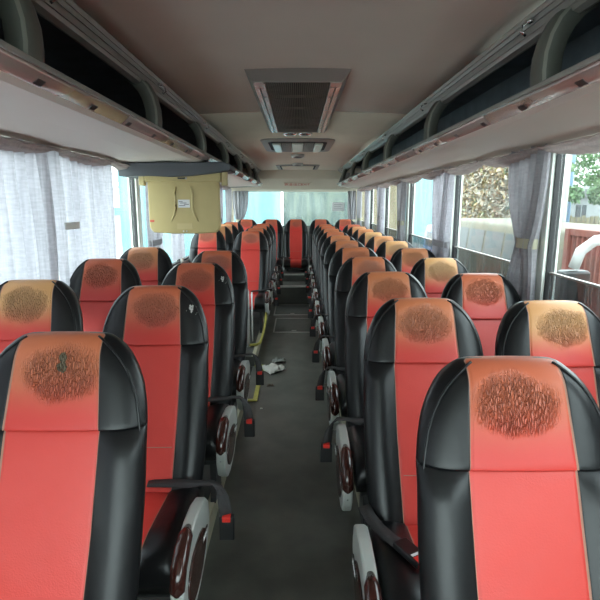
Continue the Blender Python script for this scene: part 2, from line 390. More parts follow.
# front end, behind the camera
m = MB(M['wall'])
m.box(WL-.07, WR+.07, YF-.06, YF, -.3, .85); m.box(WL-.07, WR+.07, YF-.06, YF, 2.05, 2.36)
m.box(WL-.07, WL+.06, YF-.06, YF, .85, 2.05); m.box(WR-.06, WR+.07, YF-.06, YF, .85, 2.05)
struct(m.build('wall_front'))
t = bpy.data.objects.new('window_%d' % (wn[0]+2), None); C.objects.link(t); t.location = ((WL+WR)/2, YF-.03, .85); struct(t)
q = MB(M['glass']); q.box(-1.19, 1.19, -.002, .002, 0, 1.2); q.build('pane', t)

# ------------------------------------------------------------------ ceiling
m = MB(M['ceiling'], M['rail'])
cp = [(LL-.03+ (LR-LL+.06)*i/16, CZ-.02+.02*math.sin(PI*i/16)) for i in range(17)]
m.prism(cp + [(LR+.03, 2.30), (LL-.03, 2.30)], 'y', YF, 3.62, 0, True)
struct(m.build('ceiling'))
m = MB(M['ceiling_rear'])
m.prism([(x, z-.004) for x, z in cp] + [(LR+.03, 2.30), (LL-.03, 2.30)], 'y', 3.63, RE, 0, True)
struct(m.build('ceiling'))
m = MB(M['wall']); m.box(WL-.07, WR+.07, YF-.06, YB, 2.305, 2.36); struct(m.build('roof_shell')); bpy.data.objects['roof_shell'].name = 'ceiling.002'

# ------------------------------------------------------------------ luggage racks
def rack(side):
    s = -1 if side == 'left' else 1
    lip = LL if s < 0 else LR; wall = WL if s < 0 else WR
    X = lambda d_: lip + s*d_                    # distance outward from the lip
    W = abs(wall-lip); ZW = 1.893 if s < 0 else 1.866
    t = empty('luggage_rack', (0,0,0), 'long overhead luggage rack with curved dividers above the %s windows' % side, 'luggage rack')
    y0, y1 = YF+.02, RE
    q = MB(M['rackunder'])
    q.prism([(X(.040),1.910),(X(.07),1.898),(X(.30),ZW+.013),(X(W-.01),ZW),(X(W-.01),ZW+.02),(X(.30),ZW+.035),(X(.06),1.928)], 'y', y0, y1, 0, False)
    o = q.build('underside', t)
    q = MB(M['strip'])
    n = 9
    for k in range(n):                            # slightly crowned strip in lengths
        a = y0 + (y1-y0)*k/n; b = y0 + (y1-y0)*(k+1)/n - .006
        q.prism([(X(.002),1.944),(X(.010),1.934),(X(.024),1.921),(X(.041),1.909),(X(.06),1.92),(X(.02),1.945)], 'y', a, b, 0, True)
    q.build('service_strip', t)
    q = MB(M['lip'])
    q.prism([(X(-.006),1.943),(X(-.006),1.955),(X(.004),1.962),(X(.03),1.962),(X(.03),1.945)], 'y', y0, y1)
    q.build('lip_trim', t)
    q = MB(M['rackin'])
    q.prism([(X(.02),1.93),(X(.02),1.945),(X(W-.01),1.945),(X(W-.01),1.93)], 'y', y0, y1)
    q.prism([(X(W-.03),1.945),(X(W-.01),1.945),(X(W-.01),2.30),(X(W-.03),2.30)], 'y', y0, y1)
    q.prism([(X(.04),2.285),(X(.04),2.30),(X(W-.02),2.30),(X(W-.02),2.285)], 'y', y0, y1)
    q.build('compartment', t)
    q = MB(M['rail'])                             # grooved extrusion at the ceiling
    q.prism([(X(.015),2.196),(X(.022),2.186),(X(.030),2.190),(X(.036),2.176),(X(.046),2.180),(X(.052),2.160),(X(.062),2.166),(X(.070),2.153),(X(.090),2.145),(X(.105),2.15),(X(.105),2.30),(X(.015),2.30)], 'y', y0, y1)
    q.build('top_rail', t)
    ys = [(.20,1.37,2.53,3.74,4.94,6.14,7.34,8.54) if s < 0 else (.26,1.64,3.0,4.4,5.8,7.2,8.6)][0]
    for y in ys:
        path = [(.012,1.945),(.008,1.99),(.010,2.04),(.022,2.09),(.044,2.135),(.078,2.175),(.12,2.205)]
        q = MB(M['strut'], M['strutedge'])
        n = len(path); vs = []
        prof = [(-.045,0),(-.041,-.010),(-.020,-.015),(.020,-.015),(.041,-.010),(.045,0),(.045,.045),(-.045,.045)]
        for i, (dx, z) in enumerate(path):
            a = path[max(0,i-1)]; b = path[min(n-1,i+1)]; tx, tz = b[0]-a[0], b[1]-a[1]; l = math.hypot(tx,tz); nx, nz = tz/l, -tx/l
            for (py, pd) in prof: vs.append((X(dx+nx*pd), y+py, z+nz*pd))
        k = len(prof); fs = []; ms = []
        for i in range(n-1):
            for j in range(k):
                q.add([vs[i*k+j], vs[i*k+(j+1)%k], vs[(i+1)*k+(j+1)%k], vs[(i+1)*k+j]], [(0,1,2,3)], 1 if j in (0,4) else 0, True)
        st = q.build('divider', t)
        q = MB(M['chrome']); yy = y+.13
        q.tube([(X(.024),yy,2.182),(X(.0),yy,2.168),(X(-.004),yy,2.150),(X(.012),yy,2.138)], .005, 8); q.lathe((X(.022),yy,2.180), [(.003,-.006),(.013,-.004),(.013,.004),(.003,.006)], 12)
        q.build('coat_hook', t)
    for k in range(26):                           # small dark clips in the strip
        y = .35 + k*.36
        q = MB(M['darkmetal']); q.prism([(X(.020),1.922),(X(.036),1.910),(X(.040),1.914),(X(.024),1.928)], 'y', y-.02, y+.02); q.build('clip', t)
    q = MB(M['wall']); q.prism([(X(.05),1.90),(X(W-.01),1.88),(X(W-.01),2.30),(X(.05),2.30),(X(.10),2.15),(X(.02),1.95)], 'y', y1, y1+.012); q.build('end_cap', t)
    return t
rack('left'); rack('right')

# ------------------------------------------------------------------ seats
STR, TOP, SEAM = .098, 1.16, .94
def width(z):
    dz = TOP - z
    tb = [(0,.06),(.001,.088),(.003,.105),(.009,.119),(.020,.134),(.036,.153),(.056,.170),(.078,.184),(.105,.197),(.138,.209),(.18,.217),(.23,.222),(.40,.228),(.60,.226),(.72,.218)]
    for (a, wa), (b, wb) in zip(tb, tb[1:]):
        if a <= dz <= b: return wa + (wb-wa)*(dz-a)/(b-a)
    return tb[-1][1]
def ymid(z):
    t = (z-.44)/.72
    return .03 -.30*(1-t)**1.1
def stripe(z, head):
    return .101 + .013*max(0,(1.16-z)/.22) if head else .114-.010*max(0,min(1,(.7-z)/.3))
def thick(z, head):
    dz = TOP - z
    if head:
        k = min(1, math.sqrt(max(0, 1-(1-min(1,dz/.05))**2)))
        lowend = math.sqrt(max(0, 1-(1-min(1,(z-SEAM+.0)/.018+.25))**2))
        return (.012 + .046*k)*(.86+.14*lowend), .048*k+.006
    up = math.sqrt(max(0, 1-(1-min(1,(SEAM-z)/.02+.25))**2)); return .046*(.86+.14*up), .045
def ring(z, head):
    w = width(z); s = min(stripe(z, head), w*.97); tf, tb = thick(z, head); y0 = ymid(z)
    us = [0, s*.35, s*.7, s*.93, s-.0035, s, s+.003, s+.007]
    rest = w - us[-1]
    us = [min(u, w) for u in us]
    if rest > 0: us += [w - rest*(1-math.sin(PI/2*k/9)) for k in range(1, 10)]
    else: us += [w]*9
    fr = []
    for u in us:
        e = (1-(min(1,u/w))**(3.2 if head else 4.0))**(.5)
        y = -tf*e
        if not head:                       # side bolsters
            q = max(0, min(1, (u-s)/(w*.55))); y -= .024*math.sin(min(1, q)*PI*.9)*min(1,(SEAM-z)/.05+.15)
        else:
            q = max(0, min(1, (u-s)/(w-s+1e-6))); y -= .006*math.sin(q*PI)*min(1, max(0,(TOP-z-.03)/.05))
        if abs(u-s) < .0005 and w > STR+.01: y += .0035
        fr.append((u, y0+y))
    bk = [(w*math.cos(PI/2*k/6), y0 + tb*math.sin(PI/2*k/6)**.5) for k in range(1, 7)]
    full = [(-u, y) for u, y in reversed(fr[1:])] + fr + bk + [(-u, y) for u, y in reversed(bk[:-1])]
    return full, s, len(fr)*2-1
def shell(zs, head, name, parent, red):
    q = MB(M['black'], red, M['thread']); rings = []; ss = []
    for z in zs:
        full, s, nf = ring(z, head); rings.append([(u,y,z) for u,y in full]); ss.append(s)
    k = len(rings[0]); vs = [p for r in rings for p in r]; o = len(q.v); q.v += vs
    nf = 33-1+1
    for i in range(len(zs)-1):
        for j in range(k):
            a, b = rings[i][j], rings[i][(j+1)%k]
            s = (ss[i]+ss[i+1])/2; cx = abs(a[0]+b[0]+rings[i+1][j][0]+rings[i+1][(j+1)%k][0])/4
            front = (a[1]+b[1])/2 < ymid(zs[i]) + .001
            topred = zs[i] > TOP-.016
            mi = 0
            if (front or topred) and cx < s+.0: mi = 1
            elif front and s < cx < s+.0028: mi = 2
            q.f.append([i*k+j, i*k+(j+1)%k, (i+1)*k+(j+1)%k, (i+1)*k+j]); q.m.append(mi); q.sm.append(True)
    q.f.append(list(range(k))[::-1]); q.m.append(0); q.sm.append(False)
    q.f.append([(len(zs)-1)*k+j for j in range(k)]); q.m.append(1 if head else 0); q.sm.append(True)
    return q.build(name, parent, merge=2e-5)
hz = [SEAM+.001, SEAM+.004, SEAM+.010, SEAM+.018, .970, .985, 1.005, 1.025, 1.045, 1.06, 1.075, 1.09, 1.103, 1.115, 1.125, 1.134, 1.141, 1.147, 1.152, 1.1555, 1.158, 1.1592, TOP]
bz = [.42,.43,.45,.48,.52,.56,.576,.58,.584,.60,.64,.68,.72,.76,.80,.84,.87,.895,.915,.928,.935,SEAM]
def seat(name, label, group, side, belt):
    """side: +1 armrest at +x, -1 at -x, 0 none"""
    t = empty(name, (0,0,0), label, 'seat', group)
    shell(bz, False, 'backrest', t, M['red'])
    hd = shell(hz, True, 'headrest', t, M['redhead']); hd['fade'] = .3; hd['seed'] = 1.0; hd['tear'] = 0.0; hd['scuff'] = 0.0
    # seam cord under the headrest and lower panel seam
    q = MB(M['thread'])
    for zz, yy in ((.575, 0),):
        q.tube([(u, ymid(zz)-.0468*(1-(abs(u)/.228)**4)**.5+.001, zz) for u in [-.10+.02*i for i in range(11)]], .0016, 6)
    q.build('stitching', t)
    q = MB(M['black'])                          # edge piping both sides, over the crown
    L_ = []
    for z in [.46,.52,.58,.64,.70,.76,.82,.88,.93,.97,1.01,1.05,1.08,1.105,1.125,1.14,1.150,1.156]:
        fq = .95-.10*math.exp(-(TOP-z)/.09); w = width(z)*fq; tf, tb = thick(z, z > SEAM); e = (1-fq**3.2)**.5
        L_.append((w, ymid(z)-tf*e*1.0-.004, z))
    q.tube(L_, .0034, 6); q.tube([(-a,b+.0006,c) for a,b,c in L_], .0034, 6)
    q.build('piping', t)
    # cushion
    q = MB(M['black'], M['red'], M['thread'])
    SH = -.085
    ysn = [(-.645,.375,.0),(-.642,.40,.3),(-.630,.425,.6),(-.605,.442,.85),(-.56,.45,1),(-.50,.452,1),(-.42,.446,1),(-.34,.438,1),(-.26,.430,1),(-.19,.425,1)]
    ysn = [(a+SH,b_,c_) for a,b_,c_ in ysn]
    us = [-.222,-.218,-.205,-.18,-.15,-.12,-.104,-.0985,-.0955,-.05,0,.05,.0955,.0985,.104,.12,.15,.18,.205,.218,.222]
    def ctop(u, zt, k):
        a = abs(u); z = zt
        if a > .1: z += .02*math.sin(min(1,(a-.1)/.11)*PI*.85)*k
        if a > .2: z -= .028*((a-.2)/.022)**2
        if abs(a-.097) < .002: z -= .003
        return z
    nu, nv = len(us), len(ysn); vs = [(u, y, ctop(u, zt, k)) for (y, zt, k) in ysn for u in us]
    o_ = len(q.v); q.v += vs
    for j in range(nv-1):
        for i in range(nu-1):
            c = abs(us[i]+us[i+1])/2; q.f.append([j*nu+i, j*nu+i+1, (j+1)*nu+i+1, (j+1)*nu+i]); q.m.append(1 if c < .0955 else (2 if c < .0985 else 0)); q.sm.append(True)
    base = len(q.v)
    q.v += [(u, y if y > -.68 else y+.02, .325) for (y, zt, k) in ysn for u in us]
    for j in range(nv-1):
        for i in range(nu-1): q.f.append([base+j*nu+i, base+(j+1)*nu+i, base+(j+1)*nu+i+1, base+j*nu+i+1]); q.m.append(0); q.sm.append(False)
    for i in range(nu-1):
        q.f.append([i, base+i, base+i+1, i+1]); q.m.append(1 if abs(us[i]+us[i+1])/2 < .0955 else 0); q.sm.append(True)
        e = (nv-1)*nu; q.f.append([e+i+1, base+e+i+1, base+e+i, e+i]); q.m.append(0); q.sm.append(True)
    for j in range(nv-1):
        for i in (0, nu-1): q.f.append([j*nu+i, (j+1)*nu+i, base+(j+1)*nu+i, base+j*nu+i]); q.m.append(0); q.sm.append(True)
    q.build('cushion', t)
    # frame and pedestal
    q = MB(M['darkmetal']); q.box(-.20,.20,-.68,-.27,.285,.327); q.build('seat_frame', t, bevel=.006)
    for sx in (-1, 1):
        q = MB(M['darkmetal']); q.prism([(-.55,.0),(-.35,.0),(-.37,.02),(-.39,.285),(-.51,.285),(-.53,.02)], 'x', sx*.15-.015, sx*.15+.015); q.build('leg', t, bevel=.004)
    # back board with net pocket bar
    q = MB(M['blackplastic']); q.prism([(ymid(z)+.046, z) for z in (.46,.6,.75,.9)] + [(ymid(z)+.058, z) for z in (.9,.75,.6,.46)], 'x', -.17, .17, 0, True); q.build('back_board', t, bevel=.003)
    if side:
        s = side; xa = s*(.262 if s < 0 else .243)
        out = [(y-.225, z-.085) for y, z in [(-.13,.50),(-.15,.555),(-.20,.585),(-.28,.595),(-.38,.588),(-.47,.565),(-.53,.525),(-.56,.465),(-.555,.40),(-.52,.345),(-.45,.315),(-.38,.315),(-.30,.335),(-.22,.37),(-.16,.42),(-.13,.46)]]
        cy, cz = -.585, .37
        q = MB(M['silver']); q.prism(out, 'x', xa-.020, xa+.020, 0, True); arm = q.build('armrest', t, bevel=.009, seg=3)
        if s > 0: arm.matrix_local = Matrix.Translation((0,-.38,.50)) @ Matrix.Rotation(-.17, 4, 'X') @ Matrix.Translation((0,.36,-.525))
        inn = [(cy+(y-cy)*.62-.02, cz+(z-cz)*.56-.012) for y, z in out]
        q = MB(M['wood']); q.prism(inn, 'x', xa+s*.019, xa+s*.027, 0, True); q.build('wood_inlay', arm, bevel=.003)
        q = MB(M['wood']); q.tube([(xa,-.225+a_,z_-.085) for a_, z_ in ((-.40,.577),(-.44,.568),(-.485,.550),(-.53,.518),(-.553,.465),(-.548,.42))], [.010,.022,.024,.024,.022,.010], 12, rx=1.0); q.build('wood_grip', arm)
        q = MB(M['blackplastic'], M['white']); q.box(xa+s*.027-.002, xa+s*.027+.002, -.535, -.445, .39, .413, 0)
        for k in range(3): q.box(xa+s*.0295-.001, xa+s*.0295+.001, -.525+.026*k, -.510+.026*k, .395, .408, 1)
        q.build('slot_plate', arm)
    def ribbon(pts, w, wd, mats=M['belt']):
        q = MB(mats); n = len(pts); vs = []
        for i, p in enumerate(pts):
            p = Vector(p); a = Vector(pts[max(0,i-1)]); b = Vector(pts[min(n-1,i+1)]); tt = (b-a).normalized()
            side_ = Vector(wd[i] if isinstance(wd, list) else wd).normalized(); nn = tt.cross(side_).normalized()*.0018
            ww = w[i] if isinstance(w, list) else w
            for d1, d2 in ((-1,-1),(1,-1),(1,1),(-1,1)): vs.append(p + side_*ww*d1 + nn*d2)
        fs = [(i*4+k, i*4+(k+1)%4, (i+1)*4+(k+1)%4, (i+1)*4+k) for i in range(n-1) for k in range(4)]
        q.add(vs, fs, 0, True); q.add(vs, [(3,2,1,0), tuple(range((n-1)*4, n*4))], 0); return q
    if belt == 'hang' and side:
        s = side; yb = -.19
        pts = [(s*.02,-.318,.462),(s*.10,-.335,.472),(s*.17,-.36,.487),(s*.215,-.385,.500),(s*.240,-.40,.512),(s*.280,-.40,.512),(s*.302,-.408,.497),(s*.316,-.418,.465),(s*.324,-.425,.425),(s*.328,-.43,.395)]
        q = ribbon(pts, [.020,.022,.022,.018,.014,.014,.018,.022,.023,.023], [(0,1,.12)]*6+[(.4,.9,0),(.7,.6,0),(.85,.45,0),(.9,.4,0)]); b = q.build('seat_belt', t)
        q = MB(M['blackplastic']); q.box(s*.330-.027, s*.330+.027, -.445, -.415, .310, .402); bu = q.build('buckle', b, bevel=.005)
        q = MB(M['redbutton']); q.box(s*.330-.015, s*.330+.015, -.4475, -.419, .385, .4045) ; q.build('release_button', bu, bevel=.002)
    elif belt == 'lie':
        pts = [(-.238,-.29,.48),(-.225,-.34,.472),(-.205,-.39,.468),(-.18,-.44,.470),(-.155,-.475,.472)]
        q = ribbon(pts, .024, (.87,.5,0)); b = q.build('seat_belt', t)
        q = MB(M['blackplastic']); q.box(-.026,.026,-.055,.055,-.011,.011); bu = q.build('buckle', b, bevel=.005); bu.location = (-.128,-.525,.480); bu.rotation_euler = (0,0,3.64)
        q = MB(M['redbutton']); q.box(-.02,.02,.030,.0575,-.006,.0125); q.build('release_button', bu, bevel=.002)
        q = MB(M['label']); q.box(-.018,.018,.018,.027,.010,.0122); q.build('label', bu)
    return t

XRA, XRW, XLA, XLW = .472, .948, -.580, -1.105
protoR = seat('coach_chair', '', None, -1, 'hang')
protoL = seat('coach_chair', '', None, +1, 'hang')
protoN = seat('coach_chair', '', None, 0, 'lie')
protoRL = seat('coach_chair', '', None, -1, 'lie')
used = set()
def put(proto, x, y, z, label, group, fade, seed, tear=0, scuff=0, rz=0):
    if proto.name in used: o = copy_tree(proto)
    else: o = proto; used.add(proto.name)
    o.location = (x, y, z); o.rotation_euler = (0,0,rz); o['label'] = label; o['group'] = group
    for ch in o.children:
        if ch.name.startswith('headrest'): ch['fade'] = float(fade); ch['seed'] = float(seed); ch['tear'] = float(tear); ch['scuff'] = float(scuff)
    return o
ORD = ['first','second','third','fourth','fifth','sixth','seventh','eighth','ninth','tenth','eleventh']
def tone(f): return 'tan-faded' if f > .65 else ('orange-faded' if f > .3 else 'red')
PR = .748
fa = [.12,.30,.35,.28,.30,.35,.4,.25,.3,.2,.2]
fw = [None,.75,.18,.85,.45,.8,.6,.85,.5,.6,.1]
for k in range(11):
    y = 1.10+PR*k
    lab = 'right aisle column, %s seat from the front, black with %s headrest stripe' % (ORD[k], tone(fa[k]))
    rs = put(protoRL if k == 1 else protoR, XRA+(.022 if k == 0 else 0), y, PZ, lab, 'right aisle seats', fa[k], 1.3+k*.77, 0, 0, R.uniform(-.008,.008)); rs.scale = (1.02, 1, .985)
    if fw[k] is not None:
        lab = 'right window column, %s seat from the front, black with %s headrest stripe' % (ORD[k-1], tone(fw[k]))
        put(protoN, XRW+R.uniform(-.004,.004), y-.035, PZ, lab, 'right window seats', fw[k], 5.1+k*.61).scale = (1,1,.982)
yl = [1.27, 2.04, 2.85, 3.60, 6.22, 6.96, 7.70, 8.44]
fal = [.22,.15,.10,.12,.10,.25,.2,.1]
fwl = [None,.85,.12,.5,.15,.7,.6,.2]
for k, y in enumerate(yl):
    where = '%s seat from the front' % ORD[k] if k < 4 else '%s seat behind the stairwell' % ORD[k-4]
    extra = ', torn' if k == 0 else ''
    put(protoL, XLA-(.038,.008,0,0,0,0,0,0)[k], y, PZ, 'left aisle column, %s, black with %s headrest stripe%s' % (where, tone(fal[k]), extra), 'left aisle seats', fal[k], 2.2+k*.83, 1 if k == 0 else 0, 1 if k in (1,2) else 0, R.uniform(-.008,.008)).scale = (1.03 if k == 0 else 1.0, 1, 1)
    if fwl[k] is not None:
        where = '%s seat from the front' % ORD[k-1] if k < 4 else '%s seat behind the stairwell' % ORD[k-4]
        put(protoN, XLW, y, PZ, 'left window column, %s, black with %s headrest stripe' % (where, tone(fwl[k])), 'left window seats', fwl[k], 7.4+k*.57).scale = (1,1,1.022)
for i, x in enumerate((-.96, -.495, -.035, .43, .89)):
    put(protoN, x, 9.5, .16, 'rear row seat under the back window, ' + ('nearest the left wall','second from the left wall','middle one at the end of the aisle','second from the right wall','nearest the right wall')[i], 'rear row seats', .05, 9.1+i)

# ------------------------------------------------------------------ curtains
def curtain(side, y0, y1, label, tie=None, wtie=.14, wbot=None, material='curtain', folds=9, group='window curtains', top=1.865, bot=1.0, amp=.018, lean=0, wtop=None):
    s = -1 if side == 'left' else 1
    xw = (WL+.045) if s < 0 else (WR-.045)
    yc, W = (y0+y1)/2, (y1-y0)
    wbot = wbot or W
    ph = R.uniform(0, 6); ph2 = R.uniform(0, 6)
    t = empty('curtain', (xw, yc, bot), label, 'curtain', group)
    def Wz(z):
        if tie is None: return W
        if z > tie:
            u = (z-tie)/(top-tie); return wtie + (W-wtie)*(1-(1-u)**2.0)**.75
        u = (tie-z)/(tie-bot); return wtie + (wbot-wtie)*math.sin(u*PI/2)
    def fn(a, b):
        z = top + (bot-top)*b; w = Wz(z); sq = W/max(w, .05)
        am = amp*min(1.9, 1+.35*(sq-1))
        x = am*math.sin(2*PI*folds*a+ph+.5*math.sin(3*b+ph2)) + am*.45*math.sin(2*PI*folds*2.3*a+ph2+b*2)
        y = (a-.5)*w - (0 if tie is None else (W-w)*.24) + .012*math.sin(9*a+4*b+ph) + lean*b*(1 if tie is None else 0)
        zz = z + (.012*math.sin(2*PI*folds*.5*a) if b < .02 else 0)
        return (-s*abs(0)+x, y, zz-bot)
    q = MB(M[material]); q.grid(fn, folds*10, 36); q.build('cloth', t, fix=False)
    if tie:
        q = MB(M['curtaing'] if material == 'curtain' else M['beige'])
        n = 20; rx, ry = .040, wtie*.56
        q.grid(lambda a, b: (rx*math.cos(2*PI*a), ry*math.sin(2*PI*a)-(W-wtie)*.24, tie-bot+(b-.5)*.05), n, 2); q.build('tieback', t, fix=False)
    return t
curtain('right', 2.40, 2.83, 'grey curtain tied back at the nearest right window post', 1.40, .16, .36, 'curtaing', 7)
curtain('right', 3.85, 4.40, 'pale grey curtain hanging loose at the second right window post', 1.28, .34, .40, 'curtain', 7)
curtain('right', 5.55, 5.95, 'lilac grey curtain tied at the third right window post', 1.38, .13, .28, 'curtaing', 6)
curtain('right', 6.95, 7.40, 'pale curtain tied at the fourth right window post', 1.40, .13, .28, 'curtain', 6)
curtain('right', 8.40, 8.75, 'pale curtain tied at the fifth right window post', 1.4, .13, .3, 'curtain', 6)
curtain('right', 9.35, 9.95, 'dark grey curtain gathered at the right rear corner', 1.30, .3, .45, 'curtaing', 6)
curtain('right', .72, 1.0, 'grey curtain tied back at the foremost right window post', 1.40, .16, .36, 'curtaing', 7)
curtain('left', -.9, .92, 'white curtain drawn across the left window beside the camera', None, folds=20, top=1.88)
curtain('left', .96, 2.68, 'white curtain drawn across the nearest left window', None, folds=17, top=1.88)
curtain('left', 2.74, 3.60, 'white curtain drawn half across the second left window', None, folds=8, top=1.87)
curtain('left', 4.42, 4.85, 'white curtain bunched behind the tan monitor', 1.25, .30, .4, 'curtain', 7)
curtain('left', 5.2, 5.75, 'white curtain hanging right of the tan monitor', None, folds=7)
curtain('left', 6.35, 7.3, 'pale curtain by the left seats behind the stairwell', 1.32, .5, .6, 'curtain', 9)
curtain('left', 8.2, 8.8, 'pale curtain at the last left window post', 1.32, .3, .4, 'curtain', 6)
curtain('left', 9.3, 10.0, 'dark grey curtain gathered at the left rear corner', 1.2, .3, .45, 'curtaing', 6)
q = MB(M['white']); q.box(-.004,.004,-.09,.09,-.02,.02); o = q.build('curtain_strap', loc=(WL+.085, 2.84, 1.475), bevel=.003); tag(o, 'short white strap pinned where the two left curtains meet', 'strap')
for sx, nm in ((-1, 'left'), (1, 'right')):      # drapes at both ends of the back window
    c = curtain('left', 0, .32 if sx < 0 else .18, 'dark grey drape hanging across the %s end of the back window' % nm, 1.25, .12, .3, 'curtaing', 5, 'back window drapes')
    c.location = (WL+.21 if sx < 0 else WR-.13, 10.20, 1.0); c.rotation_euler = (0, 0, PI/2 if sx > 0 else -PI/2)
# swagged pelmets under the racks
def pelmet(side, y0, y1, pitch):
    s = -1 if side == 'left' else 1; xw = (WL+.015) if s < 0 else (WR-.015)
    n = int((y1-y0)/pitch)
    def fn(a, b):
        u = a*n; f = u-math.floor(u); f = 1-1e-9 if f == 0 and a > 0 else f
        sag = math.sin(PI*(u-math.floor(u)))**.8
        depth = .018 + .052*sag
        pl = .010*math.sin(b*PI*5+sag*2)
        return (xw - s*(.015+.09*math.sin(PI*b)*(.55+.45*sag)+pl), y0+(y1-y0)*a, (1.893 if s < 0 else 1.866)-(depth)*b + .004*math.sin(40*a*n))
    q = MB(M['swag']); q.grid(fn, n*14, 14); o = q.build('curtain_pelmet', fix=False)
    tag(o, 'swagged dusty-pink cloth pelmet above the %s windows' % side, 'pelmet')
    for k in range(n+1):
        pass
pelmet('left', -1.5, 9.6, .80); pelmet('right', -1.5, 9.6, .78)

# ------------------------------------------------------------------ fold-down monitor
t = empty('monitor', (-.875, 3.92, 1.80), 'tan fold-down monitor seen from behind, hanging over the stairwell', 'monitor')
q = MB(M['tan']); hw = .275
pts = [(-hw,0),(hw,0),(hw,-.385),(hw-.03,-.425),(.10,-.435),(-.10,-.435),(-hw+.03,-.425),(-hw,-.385)]
q.prism(pts, 'y', -.0, .045); q.build('back_panel', t, bevel=.010, seg=3)
q = MB(M['tand'])
for s in (-1, 1):
    q.tube([(s*.055,-.002,-.075),(s*.067,-.004,-.12),(s*.066,-.004,-.18),(s*.062,-.004,-.24),(s*.078,-.004,-.29),(s*.105,-.001,-.34)], [.003,.008,.008,.008,.007,.003], 8)
q.build('moulded_ridges', t)
q = MB(M['tan']); q.box(-.29,.29,-.02,.06,-.045,.045); q.build('hinge_bar', t, bevel=.01)
for s in (-1, 1):
    q = MB(M['tand']); q.box(s*.315-.022, s*.315+.022, -.01,.05,-.07,.05); q.build('hinge', t, bevel=.008)
q = MB(M['blackplastic'], M['chrome']); q.box(-.035,.02,-.026,-.018,-.022,-.010); q.box(.024,.034,-.027,-.018,-.024,-.008,1); q.build('latch', t)
q = MB(M['label'], M['ink']); q.box(-.045,.045,-.0025,0,-.235,-.175)
for k, (a, b) in enumerate(((-.04,-.01),(-.03,.02),(.0,.038),(-.038,.01))): q.box(a, b, -.0035, -.002, -.192-.010*k, -.188-.010*k, 1)
q.build('label', t)
q = MB(M['redink']); q.box(-.268,-.235,-.0025,0,-.345,-.328); q.build('red_sticker', t)
q = MB(M['tand']); q.box(-.06,.06,-.003,0,-.40,-.355); q.build('lower_label', t)
q = MB(M['white']); q.lathe((-.012,-.004,-.415), [(.006,0),(.006,.004)], 10, axis='y'); q.lathe((.012,-.004,-.415), [(.006,0),(.006,.004)], 10, axis='y'); q.build('knob', t)
q = MB(M['greybox'])
q.prism([(WL+.02,1.892),(WL+.02,1.795),(-1.1,1.80),(-.95,1.792),(-.80,1.800),(-.66,1.815),(-.55,1.830),(-.50,1.835),(-.50,1.878),(-.545,1.90),(-.62,1.90),(-.8,1.896)], 'y', 3.82, 4.16, 0, False)
o = q.build('monitor_housing', bevel=.006); tag(o, 'dark grey housing under the left rack above the tan monitor', 'housing')

# ------------------------------------------------------------------ ceiling fittings
def roundprof(r, h): return [(r*.3,-h),(r*.7,-h*.9),(r*.92,-h*.6),(r,0)]
t = empty('air_grille', (0, 3.5, CZ), 'large ribbed air return grille in the ceiling above the aisle', 'air grille')
y0, y1 = -1.0, .95
q = MB(M['ventframe'])
def bevframe(q, x, ya, yb, xi, yia, yib, zt, zb, mi=0):
    o8 = [(-x,ya,zt),(x,ya,zt),(x,yb,zt),(-x,yb,zt)]; i8 = [(-xi,yia,zb),(xi,yia,zb),(xi,yib,zb),(-xi,yib,zb)]
    q.add(o8+i8, [(0,1,5,4),(1,2,6,5),(2,3,7,6),(3,0,4,7)], mi)
bevframe(q, .255, y0, y1, .222, y0+.10, y1-.04, 0, -.035)
q.box(-.222,.222,y0+.10,y0+.13,-.036,-.030); q.box(-.222,.222,y1-.07,y1-.04,-.036,-.030)
q.build('frame', t)
for s in (-1, 1):
    q = MB(M['strip']); a, b = s*.165, s*.222
    q.box(min(a,b), max(a,b), y0+.12, y1-.06, -.040, -.030)
    st = q.build('side_strip', t, bevel=.004)
    q = MB(M['darkmetal']); q.box(s*.193-.0025, s*.193+.0025, y0+.2, y1-.1, -.0415, -.0395)
    for k in range(4): q.box(s*.18-.008, s*.18+.008, y0+.45+.4*k, y0+.458+.4*k, -.0415, -.0395)
    q.build('groove', st)
q = MB(M['grilleback']); q.box(-.165,.165,y0+.13,y1-.07,-.012,-.008); q.build('backing', t)
q = MB(M['grille'])
for k in range(31):
    x = -.162+.0108*k; q.box(x-.0026,x+.0026,y0+.13,y1-.07,-.036,-.014)
for k in range(4): q.box(-.164,.164,y0+.5+.36*k,y0+.504+.36*k,-.034,-.02)
q.build('slats', t)
for s in (-1, 1):
    q = MB(M['chrome'], M['ventframe']); q.lathe((0,0,0), [(.035,-.02),(.048,-.022),(.062,-.012),(.065,0)], 24, 0); q.lathe((0,0,-.001), [(.010,-.026),(.026,-.024),(.033,-.018)], 20, 1)
    o = q.build('ceiling_speaker', loc=(s*.068, 4.70, CZ-.002)); tag(o, 'small round chrome ceiling speaker behind the grille, %s one' % ('left' if s < 0 else 'right'), 'speaker', 'pair of round ceiling speakers')
t = empty('ceiling_light', (0, 5.62, CZ-.003), 'wide ceiling lamp unit with two lenses and vents in a rounded frame', 'ceiling light')
def rrect(hx, hy, r, n=5):
    p = []
    for cx, cy, a0 in ((hx-r,hy-r,0),(-hx+r,hy-r,PI/2),(-hx+r,-hy+r,PI),(hx-r,-hy+r,3*PI/2)):
        for k in range(n+1): a = a0+PI/2*k/n; p.append((cx+r*math.cos(a), cy+r*math.sin(a)))
    return p
q = MB(M['ventframe']); q.prism(rrect(.37,.60,.12), 'z', -.018, 0, 0, True); q.build('base_plate', t, bevel=.008)
q = MB(M['grilleback']); q.prism(rrect(.30,.42,.08), 'z', -.021, -.017); q.build('recess', t)
